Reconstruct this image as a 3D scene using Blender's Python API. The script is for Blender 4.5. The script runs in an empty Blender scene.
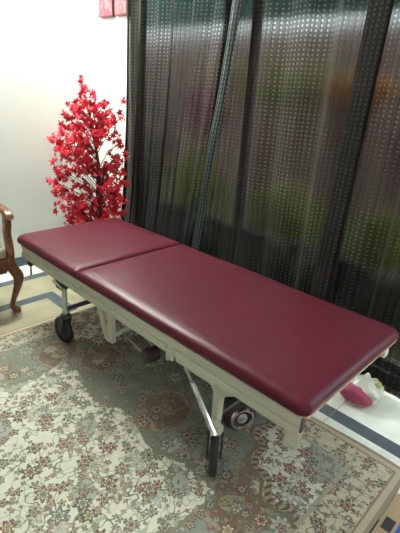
import bpy, bmesh, math, random
from mathutils import Vector, Matrix
random.seed(7)
scene = bpy.context.scene
COL = scene.collection
PI = math.pi

# ------------------------------------------------------------------ helpers
def new_obj(name, bm, mat=None, parent=None, smooth=True, angle=40):
    me = bpy.data.meshes.new(name)
    bmesh.ops.recalc_face_normals(bm, faces=bm.faces) if not bm.verts.layers.int.get('keep') else None
    bm.to_mesh(me); bm.free()
    o = bpy.data.objects.new(name, me); COL.objects.link(o)
    if mat: me.materials.append(mat)
    if smooth:
        for p in me.polygons: p.use_smooth = True
        try: me.set_sharp_from_angle(angle=math.radians(angle))
        except Exception: pass
    if parent is not None: attach(o, parent)
    return o

def attach(o, parent):
    o.parent = parent
    o.matrix_parent_inverse = Matrix.Identity(4)
    # geometry is written in world coordinates: shift it into the root's frame
    root = parent
    off = Vector((0, 0, 0))
    while root is not None:
        off += root.location; root = root.parent
    o.data.transform(Matrix.Translation(-off))

def thing(name, loc, label, cat, group=None):
    o = bpy.data.objects.new(name, None); COL.objects.link(o)
    o.location = loc; o.empty_display_size = .1
    o['label'] = label; o['category'] = cat
    if group: o['group'] = group
    return o

def tag(o, label, cat, group=None):
    o['label'] = label; o['category'] = cat
    if group: o['group'] = group
    return o

def struct(name, bm, mat, parent=None, smooth=False):
    o = new_obj(name, bm, mat, parent, smooth)
    if parent is None: o['kind'] = 'structure'
    return o

def NB(): return bmesh.new()

def box(bm, lo, hi, bevel=0, seg=2):
    lo = Vector(lo); hi = Vector(hi)
    r = bmesh.ops.create_cube(bm, size=1)
    vs = r['verts']
    for v in vs:
        v.co = Vector(((lo[i] + hi[i]) / 2 + v.co[i] * (hi[i] - lo[i]) for i in range(3)))
    if bevel:
        es = list({e for v in vs for e in v.link_edges})
        bmesh.ops.bevel(bm, geom=es, offset=bevel, segments=seg, profile=.5, affect='EDGES')

def frame_of(d):
    d = d.normalized()
    a = Vector((0, 0, 1)) if abs(d.z) < .9 else Vector((1, 0, 0))
    u = d.cross(a).normalized(); w = d.cross(u).normalized()
    return u, w

def tube(bm, pts, rad, n=12, caps=True):
    pts = [Vector(p) for p in pts]
    if not isinstance(rad, (list, tuple)): rad = [rad] * len(pts)
    rings = []; u = None
    for i, p in enumerate(pts):
        d = (pts[min(i + 1, len(pts) - 1)] - pts[max(i - 1, 0)]).normalized()
        if u is None: u, w = frame_of(d)
        else:
            u = (u - d * u.dot(d)).normalized(); w = d.cross(u).normalized()
        rings.append([bm.verts.new(p + (u * math.cos(2 * PI * k / n) + w * math.sin(2 * PI * k / n)) * rad[i]) for k in range(n)])
    for a, b in zip(rings, rings[1:]):
        for k in range(n):
            bm.faces.new((a[k], a[(k + 1) % n], b[(k + 1) % n], b[k]))
    if caps:
        bm.faces.new(rings[0][::-1]); bm.faces.new(rings[-1])

def bar(bm, a, b, w, t, side=None, bevel=.002):
    """flat bar from a to b, width w along `side`, thickness t"""
    a = Vector(a); b = Vector(b); d = (b - a)
    L = d.length; d.normalize()
    s = Vector(side) if side else Vector((1, 0, 0))
    s = (s - d * s.dot(d)).normalized(); n = d.cross(s)
    r = bmesh.ops.create_cube(bm, size=1); vs = r['verts']
    for v in vs:
        c = v.co.copy()
        v.co = a + d * ((c.z + .5) * L) + s * (c.x * w) + n * (c.y * t)
    if bevel:
        bmesh.ops.bevel(bm, geom=list({e for v in vs for e in v.link_edges}), offset=bevel, segments=2, affect='EDGES')

def lathe(bm, prof, center, axis=(0, 0, 1), n=28):
    """prof: list of (radius, height) along axis from center"""
    ax = Vector(axis).normalized(); u, w = frame_of(ax); c = Vector(center)
    rings = []
    for r, h in prof:
        if r < 1e-5: rings.append([bm.verts.new(c + ax * h)])
        else: rings.append([bm.verts.new(c + ax * h + (u * math.cos(2 * PI * k / n) + w * math.sin(2 * PI * k / n)) * r) for k in range(n)])
    for a, b in zip(rings, rings[1:]):
        if len(a) == 1 and len(b) == 1: continue
        for k in range(n):
            k2 = (k + 1) % n
            if len(a) == 1: bm.faces.new((a[0], b[k2], b[k]))
            elif len(b) == 1: bm.faces.new((a[k], a[k2], b[0]))
            else: bm.faces.new((a[k], a[k2], b[k2], b[k]))

def loft(bm, secs, caps=True):
    rings = [[bm.verts.new(Vector(p)) for p in s] for s in secs]
    n = len(rings[0])
    for a, b in zip(rings, rings[1:]):
        for k in range(n): bm.faces.new((a[k], a[(k + 1) % n], b[(k + 1) % n], b[k]))
    if caps: bm.faces.new(rings[0][::-1]); bm.faces.new(rings[-1])

def rrect(w, h, r, n=4):
    out = []
    for cx, cy, a0 in ((w / 2 - r, h / 2 - r, 0), (-w / 2 + r, h / 2 - r, PI / 2), (-w / 2 + r, -h / 2 + r, PI), (w / 2 - r, -h / 2 + r, 1.5 * PI)):
        for k in range(n + 1):
            a = a0 + PI / 2 * k / n
            out.append((cx + r * math.cos(a), cy + r * math.sin(a)))
    return out

def catmull(pts, m=6):
    pts = [Vector(p) for p in pts]; P = [pts[0]] + pts + [pts[-1]]; out = []
    for i in range(1, len(P) - 2):
        for k in range(m):
            t = k / m; a, b, c, d = P[i - 1], P[i], P[i + 1], P[i + 2]
            out.append(.5 * ((2 * b) + (c - a) * t + (2 * a - 5 * b + 4 * c - d) * t * t + (3 * b - a - 3 * c + d) * t ** 3))
    out.append(pts[-1]); return out

# ------------------------------------------------------------------ node expressions
class X:
    """socket wrapper: arithmetic builds Math nodes"""
    def __init__(s, G, sock): s.G = G; s.s = sock
    def __add__(a, b): return a.G.m('ADD', a, b)
    __radd__ = __add__
    def __sub__(a, b): return a.G.m('SUBTRACT', a, b)
    def __rsub__(a, b): return a.G.m('SUBTRACT', b, a)
    def __mul__(a, b): return a.G.m('MULTIPLY', a, b)
    __rmul__ = __mul__
    def __truediv__(a, b): return a.G.m('DIVIDE', a, b)
    def __lt__(a, b): return a.G.m('LESS_THAN', a, b)
    def __gt__(a, b): return a.G.m('GREATER_THAN', a, b)
class G:
    def __init__(s, name, rough=.5, spec=.5):
        s.mat = bpy.data.materials.new(name); s.mat.use_nodes = True
        s.t = s.mat.node_tree; s.bsdf = s.t.nodes['Principled BSDF']; s.out = s.t.nodes['Material Output']
        s.bsdf.inputs['Roughness'].default_value = rough
        s.bsdf.inputs['Specular IOR Level'].default_value = spec
    def node(s, typ, **kw):
        n = s.t.nodes.new(typ)
        for k, v in kw.items(): setattr(n, k, v)
        return n
    def put(s, sock, v):
        if isinstance(v, X): s.t.links.new(v.s, sock)
        elif isinstance(v, (tuple, list)) and len(v) == 3 and sock.type == 'RGBA': sock.default_value = (*v, 1)
        else: sock.default_value = v
    def m(s, op, a, b=None, c=None):
        n = s.node('ShaderNodeMath', operation=op)
        for i, v in enumerate((a, b, c)):
            if v is not None: s.put(n.inputs[i], v)
        return X(s, n.outputs[0])
    def mn(s, a, b): return s.m('MINIMUM', a, b)
    def mx(s, a, b): return s.m('MAXIMUM', a, b)
    def ab(s, a): return s.m('ABSOLUTE', a)
    def mix(s, f, a, b):
        n = s.node('ShaderNodeMix', data_type='RGBA')
        s.put(n.inputs[0], f); s.put(n.inputs[6], a); s.put(n.inputs[7], b)
        return X(s, n.outputs[2])
    def coord(s, which='Object'):
        n = s.node('ShaderNodeTexCoord'); return X(s, n.outputs[which])
    def xyz(s, v):
        n = s.node('ShaderNodeSeparateXYZ'); s.put(n.inputs[0], v)
        return [X(s, o) for o in n.outputs]
    def vec(s, x, y, z=0.):
        n = s.node('ShaderNodeCombineXYZ')
        for i, v in enumerate((x, y, z)): s.put(n.inputs[i], v)
        return X(s, n.outputs[0])
    def noise(s, v, scale, detail=3, rough=.5, col=False):
        n = s.node('ShaderNodeTexNoise'); s.put(n.inputs['Vector'], v)
        n.inputs['Scale'].default_value = scale; n.inputs['Detail'].default_value = detail; n.inputs['Roughness'].default_value = rough
        return X(s, n.outputs[1 if col else 0])
    def voro(s, v, scale, rnd=1., feature='F1', dim='2D'):
        n = s.node('ShaderNodeTexVoronoi', feature=feature, voronoi_dimensions=dim); s.put(n.inputs['Vector'], v)
        n.inputs['Scale'].default_value = scale; n.inputs['Randomness'].default_value = rnd
        return n
    def ramp(s, f, stops, interp='LINEAR'):
        n = s.node('ShaderNodeValToRGB'); s.put(n.inputs[0], f); cr = n.color_ramp; cr.interpolation = interp
        while len(cr.elements) < len(stops): cr.elements.new(.5)
        for e, (p, c) in zip(cr.elements, stops): e.position = p; e.color = (*c, 1)
        return X(s, n.outputs[0])
    def smooth(s, v, a, b):
        n = s.node('ShaderNodeMapRange', interpolation_type='SMOOTHSTEP'); s.put(n.inputs[0], v)
        n.inputs[1].default_value = a; n.inputs[2].default_value = b
        return X(s, n.outputs[0])
    def color(s, c): s.put(s.bsdf.inputs['Base Color'], c); return s
    def bump(s, h, strength=.3, dist=.002):
        n = s.node('ShaderNodeBump'); s.put(n.inputs['Height'], h); n.inputs['Strength'].default_value = strength; n.inputs['Distance'].default_value = dist
        s.t.links.new(n.outputs[0], s.bsdf.inputs['Normal']); return s

def plain(name, c, rough=.5, metal=0., spec=.5, var=.12, scale=25):
    g = G(name, rough, spec); n = g.noise(g.coord(), scale)
    g.color(g.mix(n, tuple(x * (1 - var) for x in c), tuple(min(1, x * (1 + var)) for x in c)))
    g.bsdf.inputs['Metallic'].default_value = metal
    return g.mat

# ------------------------------------------------------------------ materials
M = {}
def mk_wall():
    g = G('white_wall_paint', .55, .3); c = g.coord()
    n = g.noise(c, 3); g.color(g.mix(n, (.84, .87, .82), (.88, .91, .86)))
    g.bump(g.noise(c, 60), .08); return g.mat
M['wall'] = mk_wall()
M['warm'] = plain('beige_low_bounce_paint', (.34, .30, .24), .7)  # tone of the unseen walls, darkened to cut bounced fill
M['ceiling'] = plain('ceiling_paint', (.82, .83, .80), .8)

WALLX, WALLY = -.83, 1.12
def mk_floor():
    g = G('marble_floor', .16, .5); x, y, z = g.xyz(g.coord())
    c = g.coord()
    def rect_d(ix, iy):        # >0 inside the inner rectangle that starts at ix from the left and ends at iy
        return g.mn(x - ix, iy - y)
    d = rect_d(WALLX, WALLY)
    n1 = g.noise(c, 6, 6, .6); n2 = g.noise(c, 2.2, 3)
    white = g.mix(g.smooth(n1, .35, .7), (.70, .71, .62), (.84, .86, .80))  # marble white, its tone raised to carry the bright floor reflection too
    beige = g.mix(g.smooth(n1, .3, .7), (.34, .29, .19), (.42, .37, .26))
    dark = g.mix(n1, (.045, .060, .070), (.10, .125, .14))
    # bands measured by the distance to the walls
    dx1 = x - WALLX; dy1 = WALLY - y
    e1 = g.mn(dx1 - .225, dy1 - .385)     # outer edge of the first dark band
    in1 = (e1 > 0.); in1b = (e1 > .075)
    e2 = g.mn(dx1 - .575, dy1 - .80)
    in2 = (e2 > 0.); in2b = (e2 > .078)
    col = g.mix(in1, white, dark)
    col = g.mix(in1b, col, beige)
    # along the curtain wall a paler tone puts reflected daylight into the stone
    col = g.mix(in1b * (dx1 > 1.6), col, white)
    col = g.mix(in2, col, dark)
    col = g.mix(in2b, col, beige)
    # tile joints
    jx = g.m('PINGPONG', x + .07, .30); jy = g.m('PINGPONG', y + .02, .30)
    j = g.mx(jx < .0014, jy < .0014)
    col = g.mix(j, col, (.22, .20, .16))
    g.color(col); g.put(g.bsdf.inputs['Roughness'], n2 * .12 + .10)
    return g.mat
M['floor'] = mk_floor()
M['skirting'] = plain('dark_blue_marble_skirting', (.05, .085, .13), .25, var=.5, scale=40)

def mk_rug(W, L):
    g = G('persian_rug_pile', .95, .1); v = g.coord(); x, y, z = g.xyz(v)      # object coords: x 0..W, y 0..L (y = L is the edge by the curtain wall)
    dx = g.mn(x, W - x); dy = g.mn(y, L - y); d = g.mn(dx, dy)
    wob = g.noise(v, 7, 2) - .5
    fine = g.noise(v, 90, 3); mid = g.noise(v, 14, 3)
    cream = g.mix(mid, (.56, .53, .43), (.70, .67, .57))
    teal = g.mix(g.noise(v, 9, 2), (.20, .245, .225), (.33, .36, .32))
    rust = (.23, .085, .065); green = (.085, .115, .07); pink = (.42, .24, .20); grey = (.30, .33, .32)
    def flowers(scale, seed, petals, R, fill, stops):
        off = g.node('ShaderNodeVectorMath', operation='ADD'); g.put(off.inputs[0], v); off.inputs[1].default_value = (seed, seed * 1.7, 0)
        vv = X(g, off.outputs[0])
        n = g.voro(vv, scale, .85)
        pos = n.outputs['Position']; rc = g.xyz(X(g, n.outputs['Color']))
        sb = g.node('ShaderNodeVectorMath', operation='SUBTRACT'); g.put(sb.inputs[0], vv); g.t.links.new(pos, sb.inputs[1])
        px, py, _ = g.xyz(X(g, sb.outputs[0]))
        dist = g.m('SQRT', px * px + py * py); ang = g.m('ARCTAN2', py, px)
        rr = R * (rc[1] * .5 + .6)
        edge = rr * (.76 + .24 * g.m('COSINE', ang * petals + rc[0] * 6.28)) + wob * (R * .5)
        q = dist / edge
        on = (q < 1.) * (rc[2] < fill)
        col = g.ramp(rc[0], stops, 'CONSTANT')
        col2 = g.ramp(g.m('FRACT', rc[0] * 7.3), stops, 'CONSTANT')
        c = g.mix(q < .42, col, col2)
        c = g.mix((q > .42) * (q < .56), c, (.60, .54, .42))
        c = g.mix(q > .86, c, (.11, .085, .065))
        return on, c
    pal = [(0, (.13, .040, .032)), (.2, (.055, .075, .040)), (.38, (.20, .095, .070)), (.52, (.12, .155, .14)), (.66, (.085, .065, .038)), (.80, (.24, .17, .085)), (.9, (.17, .055, .032))]
    pal_soft = [(0, (.36, .35, .30)), (.25, (.27, .30, .27)), (.5, (.36, .26, .21)), (.7, (.20, .23, .16)), (.85, (.43, .38, .28))]
    f1, c1 = flowers(10, 3.1, 6, .036, .80, pal)
    f2, c2 = flowers(19, 9.4, 5, .020, .66, pal)
    f3, c3 = flowers(6.5, 5.7, 8, .066, .62, pal_soft)
    f4, c4 = flowers(30, 1.3, 4, .012, .6, pal)
    nz = g.noise(v, 26, 3) - .5
    vine = g.ab(g.noise(v, 8.5, 2) - .5) < .010
    vine2 = g.ab(g.noise(v, 16, 2) - .47) < .020
    def deco(ground, big=1, soft=1, vinecol=(.15, .165, .11)):
        c = g.mix(vine2, ground, g.mix(.55, ground, vinecol))
        c = g.mix(vine, c, vinecol)
        if soft: c = g.mix(f3 * .8, c, c3)
        c = g.mix(f4, c, c4)
        c = g.mix(f2, c, c2)
        if big: c = g.mix(f1, c, c1)
        return c
    # central cream field with a scalloped, leafy outline
    wr = wob * .10 + nz * .05
    scal = .05 * g.m('ABSOLUTE', g.m('SINE', (x + y) * 7.)) + wr
    inner = g.mn(dx - .50, dy - .68) + scal
    mfx = g.m('PINGPONG', x - .02, .27); mfy = g.m('PINGPONG', y - .05, .29)
    md = g.mn(g.m('SQRT', mfx * mfx + (dy - .48) * (dy - .48)), g.m('SQRT', mfy * mfy + (dx - .38) * (dx - .38))) + wr
    cx = dx - .18; cy = dy - .15
    ang = g.m('ARCTAN2', cy, cx)
    cr = g.m('SQRT', cx * cx + cy * cy) + .02 * g.m('SINE', ang * 14.) + nz * .02
    lx = g.ab(g.m('PINGPONG', x * .55 + y * .84 + .18, .34) - .17); ly = g.ab(g.m('PINGPONG', y * .55 - x * .84 + .1, .34) - .17)
    loz = lx * 2. + ly + wr
    blot = g.smooth(g.noise(v, 5, 3), .40, .62)
    frame_g = g.mix(blot, (.155, .165, .135), (.235, .255, .225))
    frame_g = g.mix(md < .13, frame_g, g.mix(blot, (.15, .075, .055), (.21, .115, .085)))
    frame_g = g.mix((md > .105) * (md < .125), frame_g, (.30, .25, .17))
    frame_g = g.mix(md < .045, frame_g, (.30, .25, .15))
    frame_c = deco(frame_g)
    field_g = g.mix(loz < .10, cream, g.mix(vine2, (.33, .34, .29), (.16, .12, .09)))
    field_c = deco(field_g)
    col = g.mix(inner > 0., frame_c, field_c)
    col = g.mix((g.ab(inner) < .007) * (nz > -.06), col, (.17, .15, .10))
    sp = deco(g.mix(cr < .17, cream, (.30, .31, .27)))
    col = g.mix(cr < .36, col, sp)
    col = g.mix(g.ab(cr - .36) < .012, col, g.mix((g.m('PINGPONG', ang * 14., .5) > .25), (.33, .26, .17), (.10, .06, .04)))
    col = g.mix(g.ab(cr - .39) < .009, col, (.15, .12, .07))
    border = deco(g.mix(mid, (.48, .41, .29), (.58, .52, .39)), soft=0)
    bd = g.mn(dx - .18, dy - .15)
    col = g.mix(bd < 0., col, border)
    col = g.mix(g.ab(bd) < .009, col, g.mix(vine2, (.34, .33, .24), (.16, .09, .06)))
    col = g.mix(d < .034, col, g.mix(fine, (.42, .34, .24), (.52, .44, .32)))
    col = g.mix(g.ab(d - .036) < .004, col, (.26, .17, .11))
    col = g.mix(d < .010, col, (.30, .21, .14))
    # worn, hazy pile
    col = g.mix(g.noise(v, 45, 4, .7) * .42, col, (.27, .25, .20))
    g.color(col); g.bump(fine, .5, .004)
    return g.mat

def mk_vinyl():
    g = G('maroon_vinyl', .34, .2); c = g.coord()
    n = g.noise(c, 4, 2); g.color(g.mix(n, (.070, .0048, .0142), (.082, .0060, .0168)))
    vo = g.voro(c, 260, 1, dim='3D'); g.bump(X(g, vo.outputs[0]), .02, .0005)
    g.put(g.bsdf.inputs['Roughness'], g.noise(c, 3, 1) * .04 + .37)
    return g.mat
M['vinyl'] = mk_vinyl()
M['cream_metal'] = plain('cream_enamel_steel', (.50, .49, .38), .38, 0, .5, .10, 14)
M['dark_metal'] = plain('dark_painted_steel', (.035, .034, .036), .45, 0, .5, .2)
M['chrome'] = plain('chrome', (.74, .74, .75), .14, 1., .5, .06, 12)
M['rubber'] = plain('black_rubber', (.022, .024, .025), .6, 0, .35, .2)
M['plastic_dark'] = plain('dark_brown_plastic', (.035, .026, .026), .5, 0, .4, .2)
M['steel'] = plain('dull_steel', (.42, .42, .40), .35, .8, .5, .1)
M['ply'] = plain('pale_plywood_edge', (.55, .43, .27), .6, 0, .3, .15)

def mk_wood():
    g = G('polished_brown_wood', .28, .5); x, y, z = g.xyz(g.coord())
    n = g.noise(g.vec(x * 1., y * 6., z * 6.), 9, 4)
    g.color(g.ramp(n, [(.3, (.085, .026, .012)), (.55, (.17, .060, .026)), (.75, (.24, .095, .042))])); return g.mat
M['wood'] = mk_wood()
def mk_uph():
    g = G('beige_upholstery', .85, .2); c = g.coord()
    n = g.noise(c, 40, 3); g.color(g.mix(n, (.36, .28, .20), (.48, .39, .29))); g.bump(n, .3); return g.mat
M['uph'] = mk_uph()
def mk_leaf():
    g = G('red_silk_leaf', .5, .25); c = g.coord()
    n = g.noise(c, 22, 2); w = X(g, g.voro(c, 26, 1, dim='3D').outputs['Color']); r = g.xyz(w)[0]
    col = g.ramp(g.m('MULTIPLY_ADD', r, .6, n * .4), [(.12, (.26, .003, .010)), (.38, (.58, .006, .024)), (.72, (.74, .014, .042)), (.92, (.80, .14, .18))])
    g.color(col)
    return g.mat
M['leaf'] = mk_leaf()
M['bark'] = plain('dark_red_stem', (.085, .014, .016), .7, 0, .3, .3)
M['silver_twig'] = plain('white_glitter_twig', (.80, .72, .72), .5, 0, .5, .1)
M['pot'] = plain('dark_green_pot', (.06, .07, .06), .4)

def mk_curtain(name, dotcol, base, see):
    """sheer dark fabric: opaque threads and dots, open weave between them"""
    g = G(name, .8, .08)
    uv = g.node('ShaderNodeUVMap'); u, v, _ = g.xyz(X(g, uv.outputs[0]))
    # dots
    row = g.m('FLOOR', v / .0205)
    du = g.m('PINGPONG', u, .0145); dv = g.m('PINGPONG', v, .01025)
    dot = (1. - g.smooth(du, .0030, .0066)) * (1. - g.smooth(dv, .0026, .0056))
    thread = g.smooth(g.m('PINGPONG', u + .007, .0145), .0005, .0042)
    fade = g.noise(g.vec(u * 1., v * .8), 3, 2)
    dot = dot * g.smooth(fade, .25, .6)
    # ribs of the weave
    rib = g.m('PINGPONG', u, .0036) / .0036
    ground = g.mix(g.noise(g.vec(u * 30., v * 2.), 6, 2), base, tuple(c * 1.4 for c in base))
    col = g.mix(dot, ground, dotcol)
    g.color(col)
    open_ = see * (.75 + rib * .5) * (thread * .45 + .55) * (1. + dot * 1.5)
    tr = g.node('ShaderNodeBsdfTransparent'); tr.inputs[0].default_value = (.97, .94, .86, 1)
    mx = g.node('ShaderNodeMixShader')
    g.put(mx.inputs[0], open_)
    g.t.links.new(g.bsdf.outputs[0], mx.inputs[1]); g.t.links.new(tr.outputs[0], mx.inputs[2])
    g.t.links.new(mx.outputs[0], g.out.inputs[0])
    return g.mat
M['curtain'] = mk_curtain('sheer_dotted_fabric', (.052, .060, .050), (.0125, .0095, .0092), .072)
def mk_hem():
    g = G('corded_hem_fabric', .7, .25)
    uv = g.node('ShaderNodeUVMap'); u, v, _ = g.xyz(X(g, uv.outputs[0]))
    s = g.m('SINE', v * (2 * PI / .024)) * .0022
    cu = g.m('PINGPONG', u + s, .0105)
    cord = 1. - g.smooth(cu, .0022, .0052)
    link = g.smooth(g.m('SINE', v * (2 * PI / .024)), -.6, .3)
    g.color(g.mix(cord * (link * .6 + .4), (.008, .008, .009), (.10, .125, .115)))
    return g.mat
M['hem'] = mk_hem()

# ------------------------------------------------------------------ room shell
XR, YF, ZC = 3.7, -3.3, 2.75
T = .14
WX0, WX1, WZ0, WZ1 = -.40, 2.02, .05, 2.12      # window opening behind the curtains
DX0, DX1, DZ1 = 2.20, 3.40, 2.12                # open door to the right, outside the frame
b = NB(); box(b, (WALLX - T, YF - T, -.1), (XR + T, WALLY + T, 0)); struct('floor', b, M['floor'])
b = NB(); box(b, (WALLX - T, YF - T, ZC), (XR + T, WALLY + T, ZC + .1)); struct('ceiling', b, M['ceiling'])
b = NB(); box(b, (WALLX - T, YF - T, 0), (WALLX, WALLY + T, ZC)); struct('wall_left', b, M['wall'])
b = NB()
box(b, (WALLX, WALLY, 0), (WX0, WALLY + T, ZC))
box(b, (WX0, WALLY, 0), (WX1, WALLY + T, WZ0))
box(b, (WX0, WALLY, WZ1), (WX1, WALLY + T, ZC))
box(b, (WX1, WALLY, 0), (DX0, WALLY + T, ZC))
box(b, (DX0, WALLY, DZ1), (DX1, WALLY + T, ZC))
box(b, (DX1, WALLY, 0), (XR, WALLY + T, ZC))
struct('wall_back', b, M['wall'])
RY0_, RY1_, RZ0, RZ1 = -2.2, -.9, 1.1, 2.1       # opening added in the unseen right wall to let in fill daylight
b = NB()
box(b, (XR, YF - T, 0), (XR + T, RY0_, ZC)); box(b, (XR, RY0_, 0), (XR + T, RY1_, RZ0)); box(b, (XR, RY0_, RZ1), (XR + T, RY1_, ZC)); box(b, (XR, RY1_, 0), (XR + T, WALLY + T, ZC))
struct('wall_right', b, M['warm'])
b = NB(); box(b, (WALLX, YF - T, 0), (XR, YF, ZC)); struct('wall_front', b, M['warm'])
b = NB(); box(b, (WALLX, YF, 0), (WALLX + .012, WALLY, .072)); struct('baseboard_left', b, M['skirting'])
b = NB(); box(b, (WALLX + .012, WALLY - .012, 0), (DX0, WALLY, .072)); struct('baseboard_back', b, M['skirting'])

# window: frame, sashes, frosted panes
M['frame'] = plain('dark_window_frame', (.10, .085, .075), .4)
def mk_glass():
    g = G('frosted_glass', .21, .5); g.bsdf.inputs['Transmission Weight'].default_value = 1.
    g.bsdf.inputs['IOR'].default_value = 1.3
    n = g.noise(g.coord(), 120, 1); g.color(g.mix(n, (.93, .97, .95), (.97, .99, .98))); return g.mat
M['glass'] = mk_glass()
b = NB()
yw = WALLY + .05
for x in (WX0, WX1 - .05): box(b, (x, yw, WZ0), (x + .05, yw + .05, WZ1))
for z in (WZ0, WZ1 - .05): box(b, (WX0 + .05, yw, z), (WX1 - .05, yw + .05, z + .05))
wn = struct('window_1', b, M['frame'])
xs = [WX0 + .05, .66, 1.36, WX1 - .05]
b = NB()
for x in xs[1:-1]: box(b, (x - .018, yw, WZ0 + .05), (x + .018, yw + .05, WZ1 - .05))
new_obj('mullion', b, M['frame'], wn, False)
for i in range(3):
    b = NB(); box(b, (xs[i] + (.018 if i else 0), yw + .02, WZ0 + .05), (xs[i + 1] - (.018 if i < 2 else 0), yw + .026, WZ1 - .05)); new_obj('pane', b, M['glass'], wn, False)

# curtain track across the window
b = NB(); box(b, (-.45, .965, 2.44), (2.02, 1.075, ZC)); struct('trim_1', b, M['wall'])

# ------------------------------------------------------------------ curtains
def sheet(name, path_fn, z0, z1, nz, ns, mat, parent=None):
    """path_fn(s, z) -> (x, y, u)"""
    me = bpy.data.meshes.new(name); vs = []; uvs = []
    for j in range(nz + 1):
        z = z0 + (z1 - z0) * j / nz
        for i in range(ns + 1):
            x, y, u = path_fn(i / ns, z); vs.append((x, y, z)); uvs.append((u, z))
    fs = []
    for j in range(nz):
        for i in range(ns):
            a = j * (ns + 1) + i; fs.append((a, a + 1, a + ns + 2, a + ns + 1))
    me.from_pydata(vs, [], fs); me.materials.append(mat)
    uvl = me.uv_layers.new(name='UVMap')
    for l in me.loops: uvl.data[l.index].uv = uvs[l.vertex_index]
    for p in me.polygons: p.use_smooth = True
    o = bpy.data.objects.new(name, me); COL.objects.link(o)
    if parent is not None: attach(o, parent)
    return o

def lerp(a, b, t): return a + (b - a) * t
def left_edge(z): return -.325 - .02 * (1.9 - z) - .06 * max(0, 1.2 - z) ** 1.3 - (.05 * max(0, .6 - z))
def hem_edge(z): return .655 + (z - 1.55) * .133 - .02 * math.sin(max(0, (1.3 - z)) * 2.2)
def fold_y(s, z, seedv, amp=.024):
    k = .75 + .35 * math.sin(z * 1.3 + seedv)
    return amp * k * (math.sin(s * 2 * PI * 1. + seedv) * .45 + math.sin(s * 2 * PI * 2.3 + 1.7 * seedv + .5 * math.sin(z * 1.1)) * .7 + .35 * math.sin(s * 2 * PI * 5.1 + seedv * 3))

def left_path(s, z):
    a = left_edge(z); c = hem_edge(z) + .008; x = lerp(a, c, s)
    y = .985 + fold_y(s * 2.6, z, 1.3) + .012 * math.sin(s * 41 + .4 * z)
    if s < .09: y += (.09 - s) * .5          # the edge turns in towards the wall
    return x, y, s * 1.25
lc = thing('curtain', (.17, .985, .012), 'dark dotted sheer curtain beside the red tree, with a pale corded edge', 'curtain', 'dark curtains across the window')
sheet('fabric', left_path, .012, 2.44, 60, 260, M['curtain'], lc)
def hem_path(s, z):
    c = hem_edge(z); x = c - .030 + .064 * s
    x0, y0, _ = left_path(.985, z)
    return x, y0 - .006 - .006 * math.sin(PI * s) - .004 * math.sin(z * 7), s * .064
sheet('corded_hem', hem_path, .012, 2.44, 60, 8, M['hem'], lc)['label'] = 'pale grey-green corded edge'

# right curtain with sharp pleats; knots = list of (plan x at z=1.75, y) with returns for doubled folds
KN = [(.56, 1.03), (.70, 1.045), (.84, 1.02), (.98, 1.05), (1.075, 1.015), (1.112, 1.02), (1.125, 1.055), (1.19, 1.06), (1.265, 1.022), (1.295, 1.026), (1.312, 1.056), (1.39, 1.06),
      (1.375, 1.035), (1.475, 1.005), (1.485, 1.02), (1.38, 1.052), (1.47, 1.068), (1.56, 1.03), (1.67, 1.06), (1.72, 1.02), (1.755, 1.025), (1.77, 1.06), (1.82, 1.055), (1.93, 1.025), (2.0, 1.05)]
KNs = catmull([(a, c, 0) for a, c in KN], 10)
cum = [0]
for p, q in zip(KNs, KNs[1:]): cum.append(cum[-1] + (q - p).length)
def right_path(s, z):
    t = s * (len(KNs) - 1); i = min(int(t), len(KNs) - 2); f = t - i
    p = KNs[i].lerp(KNs[i + 1], f); u = lerp(cum[i], cum[i + 1], f)
    w = math.exp(-((p.x - 1.43) / .12) ** 2)
    x = p.x - .035 * w * (1.75 - z) - .10 * max(0, (1.75 - z)) * max(0, 1 - abs(p.x - .56) / .3)
    x = x - .03 * math.exp(-((p.x - 1.75) / .08) ** 2) * (1.75 - z)
    return x, p.y + .008 * math.sin(p.x * 47 + z * .6) * (1 - w), u
rc = sheet('curtain', right_path, .012, 2.44, 50, 320, M['curtain'])
rc.data.transform(Matrix.Translation(Vector((-1.28, -1.035, -.012)))); rc.location = (1.28, 1.035, .012)
tag(rc, 'wide dark dotted sheer curtain behind the long side of the couch, with deep dark pleats', 'curtain', 'dark curtains across the window')

# ------------------------------------------------------------------ pictures on the back wall
def mk_pic(seed):
    g = G('pink_print', .6, .3); x, y, z = g.xyz(g.coord())
    v = g.vec(x + seed, z * .8, 0.)
    n = g.noise(v, 16, 2); r = g.m('SINE', n * 26.)
    g.color(g.mix(g.smooth(r, .1, .7), (.22, .035, .06), (.11, .10, .08))); return g.mat
M['pic_side'] = plain('dark_pink_edge', (.12, .02, .03), .6)
for i, (xa, xb, lab) in enumerate(((-.755, -.575, 'pink and grey patterned canvas on the back wall, left of the pair'),
                                   (-.548, -.405, 'pink and grey patterned canvas half hidden by the curtain edge'))):
    t = thing('wall_picture', ((xa + xb) / 2, 1.115, 1.828), lab, 'picture', 'pink canvases on the back wall')
    b = NB(); box(b, (xa, 1.088, 1.828), (xb, 1.119, 2.34), .004); new_obj('canvas', b, M['pic_side'], t)
    b = NB(); box(b, (xa + .003, 1.0862, 1.838), (xb - .003, 1.0878, 2.337)); new_obj('print', b, mk_pic(i * 3.3), t, False)

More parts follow.
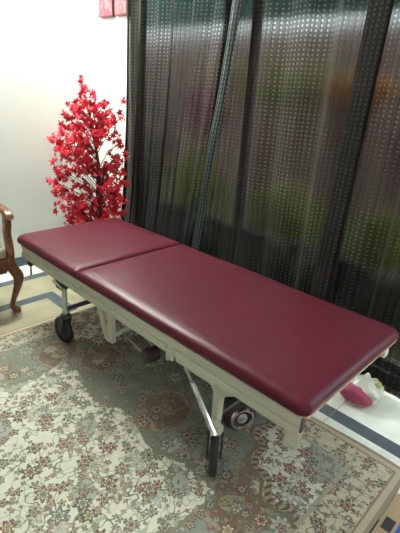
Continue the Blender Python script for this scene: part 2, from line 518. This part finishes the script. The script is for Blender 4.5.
# ------------------------------------------------------------------ rug
RX0, RX1, RY1, RL = .10, 2.11, .60, 3.0
RW = RX1 - RX0
b = NB(); nxx, nyy = 60, 80
gv = {}
for k, zz in ((0, .009), (1, .0005)):
    for i in range(nxx + 1):
        for j in range(nyy + 1):
            x = RW * i / nxx; y = RL * j / nyy
            e = .006 * math.sin(y * 5) if i in (0, nxx) else 0
            e2 = .008 * math.sin(x * 7 + 1) if j in (0, nyy) else 0
            gv[k, i, j] = b.verts.new((x + e, y + e2, zz + (.0012 * math.sin(x * 11) * math.sin(y * 9) if k == 0 else 0)))
for i in range(nxx):
    for j in range(nyy):
        b.faces.new((gv[0, i, j], gv[0, i + 1, j], gv[0, i + 1, j + 1], gv[0, i, j + 1]))
        b.faces.new((gv[1, i, j + 1], gv[1, i + 1, j + 1], gv[1, i + 1, j], gv[1, i, j]))
for i in range(nxx):
    b.faces.new((gv[0, i, 0], gv[1, i, 0], gv[1, i + 1, 0], gv[0, i + 1, 0])); b.faces.new((gv[0, i + 1, nyy], gv[1, i + 1, nyy], gv[1, i, nyy], gv[0, i, nyy]))
for j in range(nyy):
    b.faces.new((gv[0, 0, j + 1], gv[1, 0, j + 1], gv[1, 0, j], gv[0, 0, j])); b.faces.new((gv[0, nxx, j], gv[1, nxx, j], gv[1, nxx, j + 1], gv[0, nxx, j + 1]))
rug = new_obj('persian_rug', b, mk_rug(RW, RL))
rug.location = (RX0, RY1 - RL, 0)
tag(rug, 'large cream, teal and rust floral rug under the couch', 'rug')

# woven mat at the right edge of the picture
def mk_mat():
    g = G('woven_mat', .9, .1); x, y, z = g.xyz(g.coord())
    sq = (g.m('PINGPONG', y - .042, .10) < .030) * (x > .012) * (x < .046)
    c = g.mix(sq, (.46, .33, .20), (.035, .035, .045))
    c = g.mix(x > .056, c, (.035, .13, .45)); c = g.mix(x > .073, c, (.62, .10, .035))
    c = g.mix(g.noise(g.coord(), 160, 2) * .4, c, (.15, .12, .10))
    g.color(c); return g.mat
b = NB(); box(b, (0, -1.1, 0), (.62, 0, .009), .003)
mt = new_obj('floor_mat', b, mk_mat()); mt.location = (2.119, .475, .0005)
tag(mt, 'tan mat with dark squares, a blue stripe and an orange middle, beside the rug corner', 'mat')

# ------------------------------------------------------------------ examination couch
CL, CW = 1.905, .70
couch = thing('examination_couch', (.95, .35, .009), 'maroon vinyl examination couch on a cream steel frame with castors', 'examination couch')
def cushion(x0, x1, corner_l, corner_r, bow=.006):
    """rounded padded slab lofted from plan outlines; every corner radius may differ"""
    b = NB()
    y0, y1 = .008, CW + .016
    def outline(ins):
        pts = []
        def corner(cx, cy, r, a0):
            for k in range(9):
                a = a0 + PI / 2 * k / 8; pts.append((cx + r * math.cos(a), cy + r * math.sin(a)))
        rl = max(corner_l - ins * .5, .01); rr = max(corner_r - ins * .5, .01)
        X0, X1, Y0, Y1 = x0 + ins, x1 - ins, y0 + ins, y1 - ins
        def edge(p, q, n):
            for k in range(1, n): pts.append((lerp(p[0], q[0], k / n), lerp(p[1], q[1], k / n)))
        corner(X1 - rr, Y1 - rr, rr, 0); edge((X1 - rr, Y1), (X0 + rl, Y1), 24)
        corner(X0 + rl, Y1 - rl, rl, PI / 2); edge((X0, Y1 - rl), (X0, Y0 + rl), 12)
        corner(X0 + rl, Y0 + rl, rl, PI); edge((X0 + rl, Y0), (X1 - rr, Y0), 24)
        corner(X1 - rr, Y0 + rr, rr, 1.5 * PI); edge((X1, Y0 + rr), (X1, Y1 - rr), 12)
        return pts
    zb, zt = .493, .546
    prof = [(.020, 0), (.006, .003), (.001, .010), (.0, .018), (.002, .027), (.007, .036), (.016, .0435), (.032, .0485), (.065, .0505), (.14, .051)]
    rings = []
    for ins, h in prof: rings.append([b.verts.new((x, y, zb + h)) for x, y in outline(ins)])
    n = len(rings[0])
    for a, c in zip(rings, rings[1:]):
        for k in range(n): b.faces.new((a[k], a[(k + 1) % n], c[(k + 1) % n], c[k]))
    b.faces.new(rings[0][::-1])
    last = rings[-1]; f = b.faces.new(last); r = bmesh.ops.poke(b, faces=[f])
    for v in r['verts']: v.co.z = zb + .052
    # slack wrinkles at the joint side
    for v in b.verts:
        if v.co.z > .52: v.co.z += .0016 * math.sin(v.co.x * 9 + v.co.y * 5)
    return b
XJ = .648
new_obj('head_cushion', cushion(-.036, XJ, .050, .014), M['vinyl'], couch, angle=60)
new_obj('main_cushion', cushion(XJ - .006, CL + .019, .014, .036), M['vinyl'], couch, angle=60)
# plywood bases under the cushions
b = NB(); box(b, (.02, .030, .486), (.64, .690, .4975)); box(b, (.652, .030, .486), (CL + .012, .695, .4975)); new_obj('base_board', b, M['ply'], couch, False)
# rails
for yy, sg in ((.022, -1), (.650, 1)):
    b = NB()
    for xa, xb in ((.025, .644), (.650, CL - .004)):
        box(b, (xa, yy, .416), (xb, yy + .032, .489), .004)
        # raised lower band and rolled top lip of the pressed steel channel
        yf = yy if sg < 0 else yy + .032
        for za, zb_, th in ((.415, .446, .005), (.480, .489, .004)):
            for p0, p1 in (((xa, 1.30), (1.345, xb)) if xb > 1 else ((xa, xb),)):
                box(b, (p0, min(yf, yf + sg * th) - .001, za), (p1, max(yf, yf + sg * th) + .001, zb_), .002)
    new_obj('side_rail', b, M['cream_metal'], couch)
b = NB(); box(b, (.030, .054, .420), (.058, .650, .486), .003); new_obj('end_rail', b, M['cream_metal'], couch)
b = NB(); box(b, (CL - .040, .056, .440), (CL - .012, .648, .486), .003); new_obj('end_rail', b, M['cream_metal'], couch)
for x in (.30, .62, .69, 1.15, 1.56):
    b = NB(); box(b, (x - .015, .054, .424), (x + .015, .650, .484), .003); new_obj('cross_rail', b, M['dark_metal'], couch)
# dark plate painted as the shade inside the open foot rail end
b = NB(); box(b, (CL - .0045, .024, .420), (CL - .002, .052, .484), .0008); new_obj('rail_end_shade', b, M['plastic_dark'], couch)
# hinges at the joint
for yy in (.060, .640):
    b = NB(); tube(b, [(.646, yy - .02, .448), (.646, yy + .02, .448)], .012); new_obj('hinge', b, M['steel'], couch)
# second sliding rail with its latch under the front rail
b = NB(); box(b, (1.36, .013, .404), (1.56, .021, .436), .002); new_obj('sliding_rail', b, M['cream_metal'], couch)
b = NB(); box(b, (1.302, .012, .390), (1.342, .026, .432), .005); tube(b, [(1.322, .014, .400), (1.322, .004, .400)], .008); new_obj('latch', b, M['cream_metal'], couch)
# foot stub hanging from the corner
b = NB(); bar(b, (1.880, .036, .424), (1.878, .036, .365), .036, .022, (1, 0, 0), .006); new_obj('foot_stub', b, M['cream_metal'], couch)
# head-end locking pin with a thin rod
b = NB(); box(b, (.012, .050, .352), (.042, .078, .421), .004); new_obj('locking_block', b, M['dark_metal'], couch)
b = NB(); tube(b, [(.026, .064, .356), (.020, .064, .288)], .0055); new_obj('locking_pin', b, M['steel'], couch)

def castor(x, y, ang, zt, gusset):
    g = NB()
    tube(g, [(x, y, zt), (x, y, .198)], .0145, 16)
    post = new_obj('castor_leg', g, M['cream_metal'], couch)
    b = NB()
    if gusset:
        # tapered plate from the rail down to the post
        y1 = y - .018
        prof = [(x - .052, .418), (x + .100, .418), (x + .085, .400), (x + .034, .368), (x + .016, .335), (x + .013, .236), (x - .013, .236), (x - .014, .360)]
        loft(b, [[(px, y1, pz) for px, pz in prof], [(px, y1 + .030, pz) for px, pz in prof]])
        new_obj('gusset', b, M['cream_metal'], post, angle=20)
    else:
        box(b, (x - .034, y - .030, .356), (x + .026, y + .024, .418), .006); new_obj('clamp', b, M['dark_metal'], post)
        b = NB(); tube(b, [(x + .05, y - .028, .372), (x - .045, y - .034, .392)], .007); new_obj('clamp_screw', b, M['steel'], post)
    # swivel, fork, wheel
    d = Vector((math.cos(ang), math.sin(ang), 0)); a = Vector((-d.y, d.x, 0))
    c = Vector((x, y, .090)) - d * .030
    b = NB(); lathe(b, [(0, 0), (.026, 0), (.028, .006), (.028, .020), (.022, .028), (0, .028)], (x, y, .176)); new_obj('swivel', b, M['cream_metal'] if gusset else M['dark_metal'], post)
    b = NB()
    for s in (-1, 1): bar(b, Vector((x, y, .182)) + a * (s * .026), c + a * (s * .026) - Vector((0, 0, .008)), .030, .004, d)
    bar(b, Vector((x, y, .180)) - a * .029, Vector((x, y, .180)) + a * .029, .036, .005, d)
    new_obj('fork', b, M['dark_metal'], post)
    b = NB(); R = .0795
    lathe(b, [(.050, -.015), (R - .012, -.016), (R - .003, -.011), (R, -.004), (R, .004), (R - .003, .011), (R - .012, .016), (.050, .015), (.050, -.015)], c, a, 36); new_obj('tyre', b, M['rubber'], post)
    b = NB(); lathe(b, [(0, -.020), (.012, -.020), (.016, -.012), (.0515, -.010), (.0515, .010), (.016, .012), (.012, .020), (0, .020)], c, a, 30); new_obj('hub', b, M['plastic_dark'], post)
    return post
VA2 = math.atan2(.98, -.82)
castor(.430, .056, math.radians(4), .416, False)
castor(1.558, .052, VA2, .38, True)
castor(.435, .648, math.radians(150), .416, False)
castor(1.54, .648, math.radians(40), .416, False)
# under-frame joining the castor legs
b = NB()
for x in (.435, 1.54): tube(b, [(x, .060, .232), (x, .648, .232)], .013)
tube(b, [(.435, .40, .232), (1.54, .40, .232)], .016); tube(b, [(.82, .40, .232), (.82, .64, .232)], .012)
new_obj('under_frame', b, M['dark_metal'], couch)
# brake lever in chrome at the near castor with its pedal
b = NB(); bar(b, (1.462, .012, .362), (1.588, .004, .212), .016, .007, (1, 0, .6), .0025); new_obj('brake_lever', b, M['chrome'], couch)
b = NB(); bar(b, (1.34, .09, .33), (1.38, .09, .29), .012, .006, (1, 0, .6)); tube(b, [(1.30, .10, .38), (1.342, .09, .328)], .007); new_obj('release_lever', b, M['chrome'], couch)
b = NB(); lathe(b, [(0, 0), (.020, 0), (.022, .005), (.019, .010), (.010, .013), (0, .013)], (1.560, .034, .226), (0, -1, .25)); new_obj('brake_pivot', b, M['cream_metal'], couch)
# slanted back-rest support struts
b = NB(); bar(b, (.668, .10, .424), (.762, .10, .190), .030, .012, (1, 0, .4)); new_obj('support_strut', b, M['cream_metal'], couch)
b = NB(); bar(b, (.800, .10, .424), (.803, .10, .190), .040, .020, (1, 0, 0)); new_obj('support_strut', b, M['cream_metal'], couch)
b = NB(); bar(b, (.725, .10, .40), (.770, .10, .30), .014, .010, (1, 0, .4)); new_obj('support_strut', b, M['steel'], couch)
b = NB(); tube(b, [(.783, .085, .200), (.80, .24, .225), (.82, .40, .232)], .014); new_obj('strut_axle', b, M['cream_metal'], couch)
# foot pedal: two rods and a rubber roller
b = NB(); tube(b, [(.80, .165, .212), (.985, .150, .196)], .0065); tube(b, [(.82, .24, .222), (1.00, .215, .196)], .0055); new_obj('pedal_rod', b, M['steel'], couch)
b = NB(); lathe(b, [(0, -.036), (.030, -.036), (.036, -.029), (.036, .029), (.030, .036), (0, .036)], (1.02, .175, .190), (.15, 1, 0)); new_obj('pedal_roller', b, M['plastic_dark'], couch)
# drum motor with a chrome-rimmed face
ax = Vector((1, -.55, .05)).normalized(); c0 = Vector((1.488, .262, .122))
b = NB(); lathe(b, [(0, -.06), (.055, -.06), (.072, -.048), (.076, -.02), (.076, .045), (.066, .062), (.058, .066), (0, .066)], c0, ax, 36); drum = new_obj('drum_motor', b, M['plastic_dark'], couch)
b = NB(); lathe(b, [(.037, .066), (.037, .074), (.041, .081), (.048, .081), (.053, .073), (.053, .066)], c0, ax, 36); new_obj('chrome_rim', b, M['chrome'], drum)
b = NB(); lathe(b, [(0, .066), (.022, .066), (.022, .072), (.016, .076), (0, .077)], c0, ax, 28); new_obj('cap', b, M['steel'], drum)
b = NB(); tube(b, [c0 + Vector((0, .02, .05)), (1.46, .33, .20), (1.46, .40, .232)], .018); new_obj('motor_arm', b, M['dark_metal'], couch)

# ------------------------------------------------------------------ wooden armchair at the left
chair = thing('armchair', (-.40, -.27, 0), 'carved brown wooden armchair with a pale seat left of the couch head', 'armchair')
YA, YB = .0, -.56
def cabriole(b, x, y, sx, sy):
    pts = [(0, 0, .36), (.012 * sx, .014 * sy, .30), (.030 * sx, .036 * sy, .245), (.022 * sx, .026 * sy, .17), (.004 * sx, .004 * sy, .09), (-.004 * sx, -.006 * sy, .040), (.012 * sx, .008 * sy, .018), (.014 * sx, .010 * sy, .0)]
    rad = [.030, .033, .032, .024, .017, .016, .025, .024]
    P = catmull([(x + a, y + c, z) for a, c, z in pts], 5)
    R = [r.x for r in catmull([(r, 0, 0) for r in rad], 5)]
    tube(b, P, R, 14)
for y, sy in ((YA, 1), (YB, -1)):
    b = NB(); cabriole(b, -.135, y, 1, sy); new_obj('leg', b, M['wood'], chair)
    b = NB(); tube(b, catmull([(-.70, y - .02 * sy, .36), (-.715, y - .02 * sy, .20), (-.755, y - .02 * sy, 0)], 5), .022, 12); new_obj('leg', b, M['wood'], chair)
b = NB()
box(b, (-.150, YB - .005, .288), (-.108, YA + .012, .372), .008)             # front seat rail
for k in range(14):                                                          # carved lower edge
    yy = lerp(YB + .05, YA - .045, k / 13); tube(b, [(-.129, yy - .012, .288 - .006 * abs(math.sin(k * 1.1))), (-.129, yy + .022, .288 - .006 * abs(math.sin(k * 1.1 + .4)))], .012, 8)
for y in (YA - .015, YB + .015): box(b, (-.71, y - .018, .295), (-.148, y + .018, .370), .006)
box(b, (-.725, YB + .02, .300), (-.690, YA - .02, .370), .006)
new_obj('seat_rail', b, M['wood'], chair)
b = NB(); box(b, (-.685, YB + .02, .365), (-.118, YA - .010, .430), .022, 4); new_obj('seat', b, M['uph'], chair)
for y, sy in ((YA, 1), (YB, -1)):
    b = NB()
    P = catmull([(-.690, y + .005 * sy, .690), (-.54, y + .022 * sy, .668), (-.35, y + .032 * sy, .652), (-.21, y + .034 * sy, .640), (-.148, y + .034 * sy, .622), (-.130, y + .034 * sy, .600)], 6)
    secs = []
    for i, p in enumerate(P):
        d = (P[min(i + 1, len(P) - 1)] - P[max(i - 1, 0)]).normalized(); up = Vector((0, 1, 0)).cross(d) * -1; up.normalize()
        w = .052 if i < len(P) - 3 else .044
        secs.append([p + Vector((0, 1, 0)) * a + up * c for a, c in rrect(w, .036, .014)])
    loft(b, secs); arm = new_obj('arm', b, M['wood'], chair, angle=60)
    b = NB()
    P = catmull([(-.172, y + .032 * sy, .625), (-.180, y + .032 * sy, .560), (-.190, y + .030 * sy, .500), (-.168, y + .026 * sy, .435), (-.135, y + .012 * sy, .385), (-.135, y + .008 * sy, .340)], 6)
    secs = []
    for i, p in enumerate(P):
        t = i / (len(P) - 1); w = lerp(.046, .060, abs(t - .45) * 1.6)
        secs.append([p + Vector((a, c, 0)) for a, c in rrect(w, .042, .012)])
    loft(b, secs); new_obj('arm_support', b, M['wood'], chair, angle=60)
b = NB()
for y in (YA - .02, YB + .02): tube(b, catmull([(-.705, y, .36), (-.715, y, .60), (-.755, y, 1.0)], 5), .022, 12)
box(b, (-.775, YB, .965), (-.735, YA, 1.04), .014, 3); box(b, (-.735, YB + .03, .47), (-.705, YA - .03, .52), .008)
new_obj('back_frame', b, M['wood'], chair)
b = NB(); box(b, (-.757, YB + .045, .53), (-.70, YA - .045, .955), .020, 3); new_obj('backrest', b, M['uph'], chair)

# ------------------------------------------------------------------ artificial red maple in the corner
TX, TY = -.425, .76
tree = thing('artificial_maple_tree', (TX, TY, 0), 'red-leaved artificial maple tree in the corner behind the couch head', 'potted tree')
b = NB(); lathe(b, [(0, 0), (.085, 0), (.092, .01), (.115, .20), (.122, .21), (.122, .225), (.106, .225), (.100, .19), (0, .19)], (TX, TY, 0)); new_obj('pot', b, M['pot'], tree)
LR = Vector((.73, .68, 0)); DP = Vector((-.68, .73, 0))
trunk = NB(); leaves = NB()
tips = []
main = catmull([(TX, TY, .15), (TX + .05, TY + .03, .45), (TX + .06, TY + .045, .75), (TX + .02, TY + .03, 1.05), (TX - .02, TY, 1.30), (TX - .04, TY - .02, 1.38)], 6)
tube(trunk, main, [lerp(.017, .004, i / (len(main) - 1)) for i in range(len(main))], 8)
for dx_, dy_ in ((.025, -.01), (-.02, .02)):
    P = catmull([(TX + dx_, TY + dy_, .15), (TX + .04 + dx_ * 2, TY + .03 + dy_, .5), (TX + .06 + dx_ * 3, TY + .05 + dy_, .85)], 6)
    tube(trunk, P, [lerp(.013, .006, i / (len(P) - 1)) for i in range(len(P))], 8)
def half_width(z, side):
    # sideways reach of the crown as seen across the room
    tab = [(.28, .10, .14), (.42, .22, .20), (.55, .32, .26), (.68, .40, .28), (.80, .38, .27), (.90, .36, .27), (1.0, .38, .25), (1.06, .26, .24), (1.15, .22, .28), (1.25, .13, .20), (1.33, .09, .10), (1.42, .045, .04)]
    for (z0, a0, b0), (z1, a1, b1) in zip(tab, tab[1:]):
        if z0 <= z <= z1:
            t = (z - z0) / (z1 - z0); return lerp(a0, a1, t) if side < 0 else lerp(b0, b1, t)
    return .04
def star_leaf(b, p, nrm, size, spin):
    nrm = nrm.normalized(); u, w = frame_of(nrm)
    c = b.verts.new(p + nrm * size * .10); ring = []
    lob = [(0, 1.0), (36, .40), (62, .88), (98, .36), (128, .62), (165, .22), (180, .34), (195, .22), (232, .62), (262, .36), (298, .88), (324, .40)]
    for a, r in lob:
        a = math.radians(a) + spin
        dro = -.20 * size * r * r
        ring.append(b.verts.new(p + (u * math.cos(a) + w * math.sin(a)) * (size * r) + nrm * dro))
    for i in range(len(ring)): b.faces.new((c, ring[i], ring[(i + 1) % len(ring)]))
rnd = random.Random(11)
def ok(p): return p.x > WALLX + .05 and p.y < 1.06 and not (p.x > -.47 and p.y > .90) and not (p.z < .60 and p.x > -.06)
axis = Vector((TX + .015, TY + .015, 0))
def sprig(lat, z, dep, nl, spread, white=False):
    tip = Vector((axis.x, axis.y, z)) + LR * lat + DP * dep
    for _ in range(8):
        if ok(tip): break
        tip -= DP * .05
    if not ok(tip): return
    base = min(main, key=lambda q: abs(q.z - max(.25, z - .10 - abs(lat) * .4)))
    mid = base.lerp(tip, .5) + Vector((0, 0, .03))
    P = catmull([base, mid, tip], 5)
    tube(trunk, P, [lerp(.0030, .0012, i / (len(P) - 1)) for i in range(len(P))], 5)
    if white:
        e = tip + LR * (.06 if lat > 0 else -.06) + Vector((0, 0, .02 * (rnd.random() - .6)))
        if ok(e):
            tw = NB(); tube(tw, [P[-4], tip + Vector((0, -.01, .01)), e], .0030, 6); new_obj('twig', tw, M['silver_twig'], tree)['label'] = 'thin whitish twig tip'
    for j in range(nl):
        o = Vector((rnd.gauss(0, 1), rnd.gauss(0, 1), rnd.gauss(0, 1))) * (spread * .62)
        p = tip + o if j else tip.copy()
        if j % 5 in (2, 4): p = P[3].lerp(P[-1], rnd.random()) + o * .6
        if not ok(p): continue
        n = Vector((.55, -.65, .45)) * .8 + Vector((rnd.gauss(0, .6), rnd.gauss(0, .6), rnd.gauss(0, .6)))
        star_leaf(leaves, p, n, .024 + .020 * rnd.random(), rnd.random() * 6.28)
# the outline's own sprigs: sideways offset, height
for k, (lat, z) in enumerate(((-.07, 1.385), (-.05, 1.31), (.05, 1.30), (-.17, 1.19), (-.22, 1.155), (-.10, 1.22), (.10, 1.22), (.16, 1.14), (.26, 1.27), (.25, 1.17), (-.37, .99), (-.30, .965), (-.22, 1.01), (-.25, .90), (-.28, .86),
                              (-.33, .665), (-.27, .70), (-.30, .745), (-.18, .56), (-.16, .47), (.22, 1.0), (.27, .93), (.25, .82), (.27, .74), (.22, .62), (.20, .52), (.02, 1.13), (.06, 1.05), (-.12, 1.08))):
    sprig(lat * (.78 if lat < 0 else .95), z, rnd.uniform(-.07, .07), 9, .034, k in (11, 10, 14, 20, 16))
for k in range(128):
    z = .40 + .86 * ((k + rnd.random()) / 128) ** 1.25
    side = rnd.choice((-1, 1)); wm = half_width(z, side)
    sprig(side * wm * rnd.random() ** .8 * (.74 if side < 0 else .92), z, rnd.uniform(-.17, .15), 8, .038, k % 11 == 4)
new_obj('trunk', trunk, M['bark'], tree)
new_obj('foliage', leaves, M['leaf'], tree, False)

# ------------------------------------------------------------------ bag on the floor behind the couch foot
def mk_clear():
    g = G('clear_plastic_film', .18, .6); n = g.noise(g.coord(), 18, 3)
    g.color((.60, .60, .54)); tr = g.node('ShaderNodeBsdfTransparent'); mx = g.node('ShaderNodeMixShader')
    g.put(mx.inputs[0], g.smooth(n, .46, .68) * .08 + .008); g.t.links.new(g.bsdf.outputs[0], mx.inputs[1]); g.t.links.new(tr.outputs[0], mx.inputs[2]); g.t.links.new(mx.outputs[0], g.out.inputs[0])
    g.bump(n, .6, .01); return g.mat
M['film'] = mk_clear()
def lump(name, c, r, mat, parent, sq=2.6, seed=0, amp=.10, top=None):
    b = NB(); bmesh.ops.create_icosphere(b, subdivisions=4, radius=1)
    for v in b.verts:
        n = v.co.copy()
        f = (abs(n.x) ** sq + abs(n.y) ** sq + abs(n.z) ** sq) ** (-1 / sq)
        w = 1 + amp * (math.sin(5 * n.x + seed) * math.sin(4 * n.y + 2 * seed) + .6 * math.sin(9 * n.z + 7 * n.x + seed))
        q = n * f * w
        if top and q.z > .35:
            t = min(1, (q.z - .35) / .6); s = lerp(1, top, t ** .7); q.x *= s; q.y *= s; q.z += .5 * t * t
        v.co = Vector(c) + Vector((q.x * r[0], q.y * r[1], q.z * r[2]))
    return new_obj(name, b, mat, parent, angle=180)
bag = thing('plastic_bag', (1.765, .905, 0), 'clear plastic bag with a pink bundle on the floor beyond the couch foot', 'bag')
M['pinkcloth'] = plain('pink_cloth', (.36, .06, .12), .7, var=.2)
M['creamcloth'] = plain('cream_cloth', (.34, .32, .14), .7, var=.2)
lump('pink_bundle', (1.760, .876, .050), (.090, .070, .047), M['pinkcloth'], bag, seed=1.2, amp=.04)
lump('cream_bundle', (1.806, .93, .062), (.040, .046, .050), M['creamcloth'], bag, seed=2.2)
lump('film', (1.776, .902, .070), (.086, .072, .056), M['film'], bag, seed=.4, amp=.07, top=.22)

# ------------------------------------------------------------------ outside, seen blurred through glass and fabric
M['lawn'] = plain('garden_ground', (.10, .12, .05), .9)
M['pinkwall'] = plain('mauve_garden_wall', (.36, .245, .23), .9)
M['roof'] = plain('porch_roof', (.10, .20, .18), .8)
b = NB(); box(b, (-7, WALLY + T, -.14), (8, 9, -.04)); o = struct('ground', b, M['lawn'])
b = NB(); box(b, (-7, 4.6, -.04), (8, 4.8, 2.22)); o = struct('wall_garden', b, M['pinkwall'])
def bush(x, y, z, r, h, mat, label, cat='bush', leaf=.05, n=420, seed=0):
    rr = random.Random(seed)
    t = thing('garden_bush', (x, y, -.04), label, cat, 'plants in the garden outside')
    b = NB(); lv = NB()
    for k in range(7):
        e = Vector((x + rr.uniform(-r, r) * .6, y + rr.uniform(-.2, .2) * r, z + rr.uniform(.2, 1) * h * .8))
        tube(b, [(x + rr.uniform(-.04, .04), y, -.04), ((x + e.x) / 2, y, z * .6 + .1), e], .012, 6)
    for k in range(n):
        d = Vector((rr.gauss(0, 1), rr.gauss(0, 1), rr.gauss(0, 1))).normalized() * (.55 + .45 * rr.random())
        p = Vector((x + d.x * r, y + d.y * r * .6, z + h / 2 + d.z * h / 2))
        star_leaf(lv, p, d + Vector((0, -.3, .4)), leaf * (.7 + .6 * rr.random()), rr.random() * 6.28)
    new_obj('stem', b, M['bark'], t); new_obj('foliage', lv, mat, t, False)
M['green'] = plain('olive_leaves', (.24, .27, .03), .6, var=.3)
M['pinkfl'] = plain('magenta_flowers', (.38, .13, .18), .6, var=.3)
M['darkgreen'] = plain('added_dark_leaves', (.030, .050, .028), .6, var=.3)  # for plants added to darken parts of the curtain
M['orangefl'] = plain('orange_flowers', (.62, .25, .04), .6, var=.3)
bush(-.84, 2.25, .15, .30, .75, M['green'], 'olive green bush outside, left of the pale curtain edge', seed=1)
bush(-.95, 2.5, .92, .34, .62, M['pinkfl'], 'magenta flowering shrub outside, left of the pale curtain edge', seed=2)
bush(.34, 2.2, .0, .40, .75, M['green'], 'olive green bush outside, between pale edge and dark pleat', seed=3)
bush(1.22, 2.2, -.04, .24, .72, M['green'], 'yellow-green bush outside, right of the dark pleat', seed=4)
bush(1.14, 2.75, .80, .26, .50, M['pinkfl'], 'pink flowering shrub outside, right of the dark pleat', seed=5)
bush(.45, 3.0, 1.34, .42, .26, M['orangefl'], 'orange flowering shrub outside, under the bright gap', seed=6)
bush(-1.0, 3.7, 1.15, 1.3, .75, M['green'], 'long green shrub outside, along the garden wall', seed=7, n=800)
b = NB(); box(b, (-4, 2.0, 1.915), (6, 2.12, 2.50)); rf = struct('trim_2', b, M['roof'])

bush(-1.62, 2.25, -.02, .42, 1.95, M['darkgreen'], 'tall evergreen added outside to darken the far left of the curtain', seed=9, n=700)  # added so the left strip of curtain is not backlit
for k, (x, h) in enumerate(((-.15, .44), (.62, .50), (1.0, .42), (1.55, .46))):  # shrubs added so the lower curtain fades to dark
    bush(x, 1.62, -.04, .19, h, M['darkgreen'], ('low dark shrub added outside, below the magenta flowers', 'low dark shrub added outside, below the middle of the window', 'low dark shrub added outside, left of the dark pleat', 'low dark shrub added outside, right of the dark pleat')[k], seed=20 + k, n=260)
b = NB(); box(b, (-4, 1.82, -.04), (6, 1.90, .32)); struct('wall_added_planter', b, plain('added_dark_planter', (.03, .028, .03), .8))  # planter added to keep the bottom of the curtain dark

# ------------------------------------------------------------------ tube light on the left wall (just above the picture)
lamp = thing('tube_light', (WALLX + .03, .45, 2.45), 'white fluorescent tube on the left wall', 'lamp')
b = NB(); box(b, (WALLX + .001, -.19, 2.43), (WALLX + .035, 1.05, 2.475), .004); new_obj('fitting', b, M['ceiling'], lamp)
g = G('tube_glow'); em = g.node('ShaderNodeEmission'); em.inputs[0].default_value = (.90, 1., .93, 1); em.inputs[1].default_value = 225
g.t.links.new(em.outputs[0], g.out.inputs[0])
b = NB(); tube(b, [(WALLX + .10, -.16, 2.452), (WALLX + .10, 1.02, 2.452)], .017, 14); new_obj('glass_tube', b, g.mat, lamp)
for y in (-.17, 1.03):
    b = NB(); box(b, (WALLX + .03, y - .012, 2.432), (WALLX + .12, y + .012, 2.472), .003); new_obj('holder', b, M['ceiling'], lamp)

# ------------------------------------------------------------------ daylight
w = bpy.data.worlds.new('sky'); scene.world = w; w.use_nodes = True
nt = w.node_tree; bg = nt.nodes['Background']
bg.inputs[0].default_value = (.80, .93, 1.0, 1); bg.inputs[1].default_value = 3.7
sun = bpy.data.lights.new('sun', 'SUN'); sun.energy = 3.2; sun.angle = .05; sun.color = (1, .95, .86)
so = bpy.data.objects.new('sun', sun); COL.objects.link(so); so.rotation_euler = (math.radians(-38), math.radians(-25), 0); so.location = (0, 0, 6)

# ------------------------------------------------------------------ camera
cam = bpy.data.cameras.new('camera'); co = bpy.data.objects.new('camera', cam); COL.objects.link(co)
yaw, pitch, roll, f = .758494377, .386596475, .0625341349, 426.534599
fw = Vector((-math.sin(yaw) * math.cos(pitch), math.cos(yaw) * math.cos(pitch), -math.sin(pitch)))
r = Vector((math.cos(yaw), math.sin(yaw), 0)); u = r.cross(fw)
c, s = math.cos(roll), math.sin(roll); r2 = r * c + u * s; u2 = u * c - r * s
mw = Matrix((r2, u2, -fw)).transposed().to_4x4(); mw.translation = (2.35646526, -.934500173, 1.36042078)
co.matrix_world = mw
cam.sensor_fit = 'VERTICAL'; cam.sensor_height = 24; cam.lens = f * 24 / 533
cam.clip_start = .02
scene.camera = co
vs = scene.view_settings
vs.view_transform = 'Standard'; vs.look = 'None'; vs.exposure = 1.15; vs.gamma = 1; vs.use_curve_mapping = False
